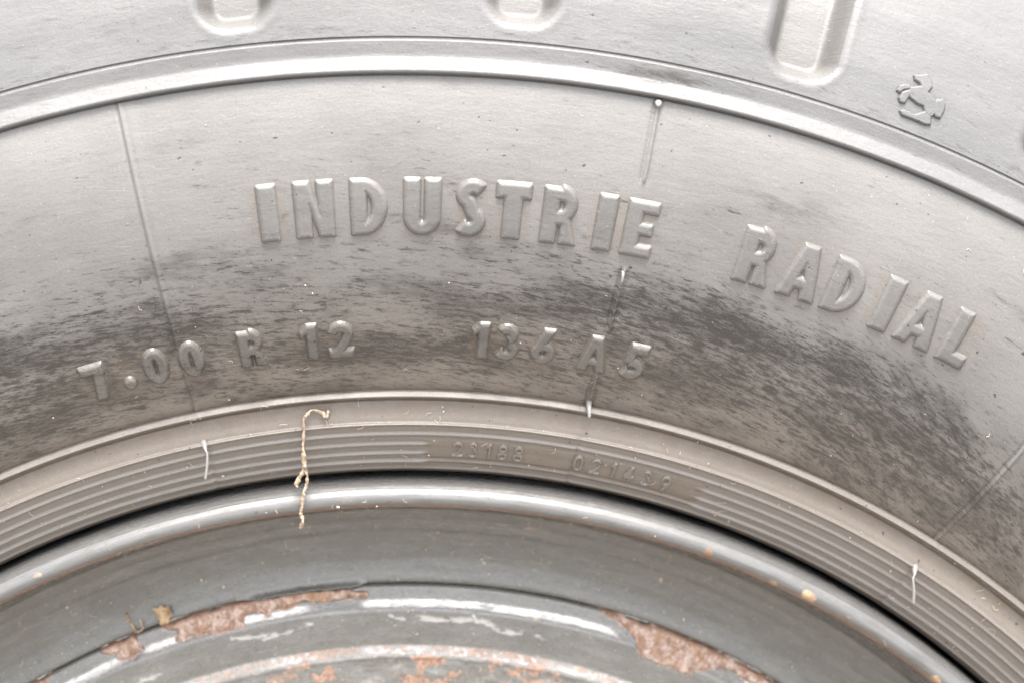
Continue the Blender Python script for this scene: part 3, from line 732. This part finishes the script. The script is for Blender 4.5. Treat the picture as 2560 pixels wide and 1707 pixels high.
for pts, rad, n, sd_ in ((SM, [.22,.34,.30,.28,.26,.26,.25,.26,.30,.42,.55], 60, 1), (SA, [.40,.42,.36,.18], 24, 2), (SB, [.34,.30,.26,.32,.30,.34,.26,.34,.32,.15], 56, 3)):
    rr = np.interp(np.linspace(0, 1, n), np.linspace(0, 1, len(rad)), rad)*(1+.22*np.random.default_rng(sd_).normal(0, 1, n).clip(-1.5, 1.5))
    straw_m.append(tube('tmp', wob(spline([P3(*p_) for p_ in pts], n), .00005, sd_), rr*1.3*MM, M_straw, seg=8, flat=(.6, .25)))
straw = join_meshes('straw', straw_m, M_straw); tag(straw, 'dry split straw stalk hanging down over the silver rim edge', 'straw')

# crumpled brown leaf scrap and two twig ends at the crack
def scrap(name, cr, ct, cz, size, mat, seed):
    g_ = np.random.default_rng(seed); n = 9; V = []; F = []
    u = np.linspace(-1, 1, n)
    for a_ in u:
        for b_ in u:
            ang = math.atan2(b_, a_); rr = max(abs(a_), abs(b_))
            rag = (1 + .16*math.sin(3*ang+1.1)*rr + .18*math.sin(7*ang+seed)*rr)/(1+.35*rr*abs(math.sin(2*ang)))
            hgt = .75*math.sin(a_*5.1+seed)*math.cos(b_*4.3) + g_.normal(0, .25) + .35*rr
            V.append((cr + b_*rag*size*.95, ct + math.degrees(a_*rag*size*.8/145), cz + .25 + abs(hgt)*size*.55))
    for i in range(n-1):
        for j in range(n-1): F.append((i*n+j, i*n+j+1, (i+1)*n+j+1, (i+1)*n+j))
    A = np.array(V); me = bpy.data.meshes.new(name); me.from_pydata(pos(A[:, 0]+1.1, A[:, 1], A[:, 2]+5.0).tolist(), [], F); me.materials.append(mat)
    o = link(bpy.data.objects.new(name, me))
    md = o.modifiers.new('thickness', 'SOLIDIFY'); md.thickness = .00012
    md = o.modifiers.new('smooth', 'SUBSURF'); md.levels = md.render_levels = 1
    return o
leaf = scrap('leaf_scrap', 147.8, -18.2, -20.3, 2.2, M_leaf, 4); tag(leaf, 'crumpled scrap of brown dry leaf caught above the rusty crack', 'leaf')
tw1 = tube('twig', wob(spline([P3(150.6, -20.75, -18.9), P3(149, -20.8, -19.1), P3(147.3, -20.7, -19.6), P3(146.2, -20.6, -19.9)], 14), .00006, 3), np.r_[.00035, np.full(8, .0002), np.full(5, .0003)], M_leaf)
tag(tw1, 'thin brown twig end standing at the crack left of the leaf scrap', 'twig')
tw2 = tube('twig', wob(spline([P3(148.7, -20.0, -19.2), P3(147.7, -20.0, -19.4), P3(146.5, -20.1, -19.9), P3(146.0, -20.6, -20.0)], 12), .00005, 5), np.full(12, .00022), M_straw)
tag(tw2, 'short pale twig curl between the brown twig end and the leaf scrap', 'twig')

# chaff, lint and grit sprinkled over the wheel (uncountable)
def surf_z(r):
    if r > 256.3: return float(zsh(r))
    if r > 249.3: return 25.6
    if r > 190.3: return float(zside(r))
    if r > 173.6: return float(band_base(r))+.25
    if r > 167.3: return float(np.interp(r, [167.4, 167.95, 168.65, 169.55, 170.45, 171.2], [7.1, 8.35, 8.4, 8.0, 7.2, 6.1]))
    if r > 146: return float(np.interp(r, [146.3, 151, 156.5, 159.5, 162.9, 165.1, 166.2, 166.9], [-20.2, -21.1, -19.7, -17.2, -12.5, -6, -1, 3.5]))
    return float(np.interp(r, [134.2, 140.6, 143, 145.3], [-19.2, -18.3, -19.6, -20.1]))
ms = []
bands = [(191, 215, 45), (215, 262, 18), (174.5, 189, 150), (167.6, 171, 40), (147, 164.5, 130), (135, 145, 40)]
for r0, r1, n in bands:
    for _ in range(n):
        r, t = rng.uniform(r0, r1), rng.uniform(-33, 43)
        z = surf_z(r)
        if rng.random() < .42:                                   # fibre
            L = rng.uniform(.5, 1.9)*(.6 if r > 190 else 1); an = rng.uniform(0, math.pi); bx = rng.normal(0, .25)*L
            p0 = np.array([-math.cos(an), -math.sin(an)])*L/2; p1 = -p0; pm = np.array([-math.sin(an), math.cos(an)])*bx
            q = [(r+v[1], t+math.degrees(v[0]/r)) for v in (p0, pm, p1)]
            ms.append(tube('tmp', spline([P3(a_, b_, surf_z(a_)+.10) for a_, b_ in q], 6), np.full(6, rng.uniform(.03, .06))*MM, M_grit, seg=5))
        else:                                                    # grain
            s_ = (rng.uniform(.07, .17) if rng.random() < .88 else rng.uniform(.18, .28))*(1.45 if r < 166 else 1)
            an = rng.uniform(0, math.pi)
            q = np.array([-.6, 0, .6])*s_*rng.uniform(.6, 2.2)
            ms.append(tube('tmp', [P3(r+k_*math.sin(an), t+math.degrees(k_*math.cos(an)/r), z+.06) for k_ in q], np.array([.5, 1, .6])*s_*MM, M_grit, seg=6))
tag(join_meshes('grit', ms, M_grit), 'pale grit, chaff and lint specks sprinkled over the tyre and rim', 'grit', kind='stuff')

# ------------------------------------------------------------------ ground under the wheel
g = G('packed_earth'); tc = g.n('ShaderNodeTexCoord'); n = g.noise(tc.outputs['Object'], 9, 8, .65)
g.bump(g.noise(tc.outputs['Object'], 60, 6, .7), .6, .02)
m_gr = g.out(g.mix(g.map(n, .3, .7), (.225, .208, .19), (.30, .283, .262)), .9)
me = bpy.data.meshes.new('ground'); q = 3000.
me.from_pydata([(-q, -q, 0), (q, -q, 0), (q, q, 0), (-q, q, 0)], [], [(0, 1, 2, 3)]); me.materials.append(m_gr)
gr = link(bpy.data.objects.new('ground', me)); gr.location.z = .010
gr['kind'] = 'structure'; gr['label'] = 'bare brown earth under the wheel'
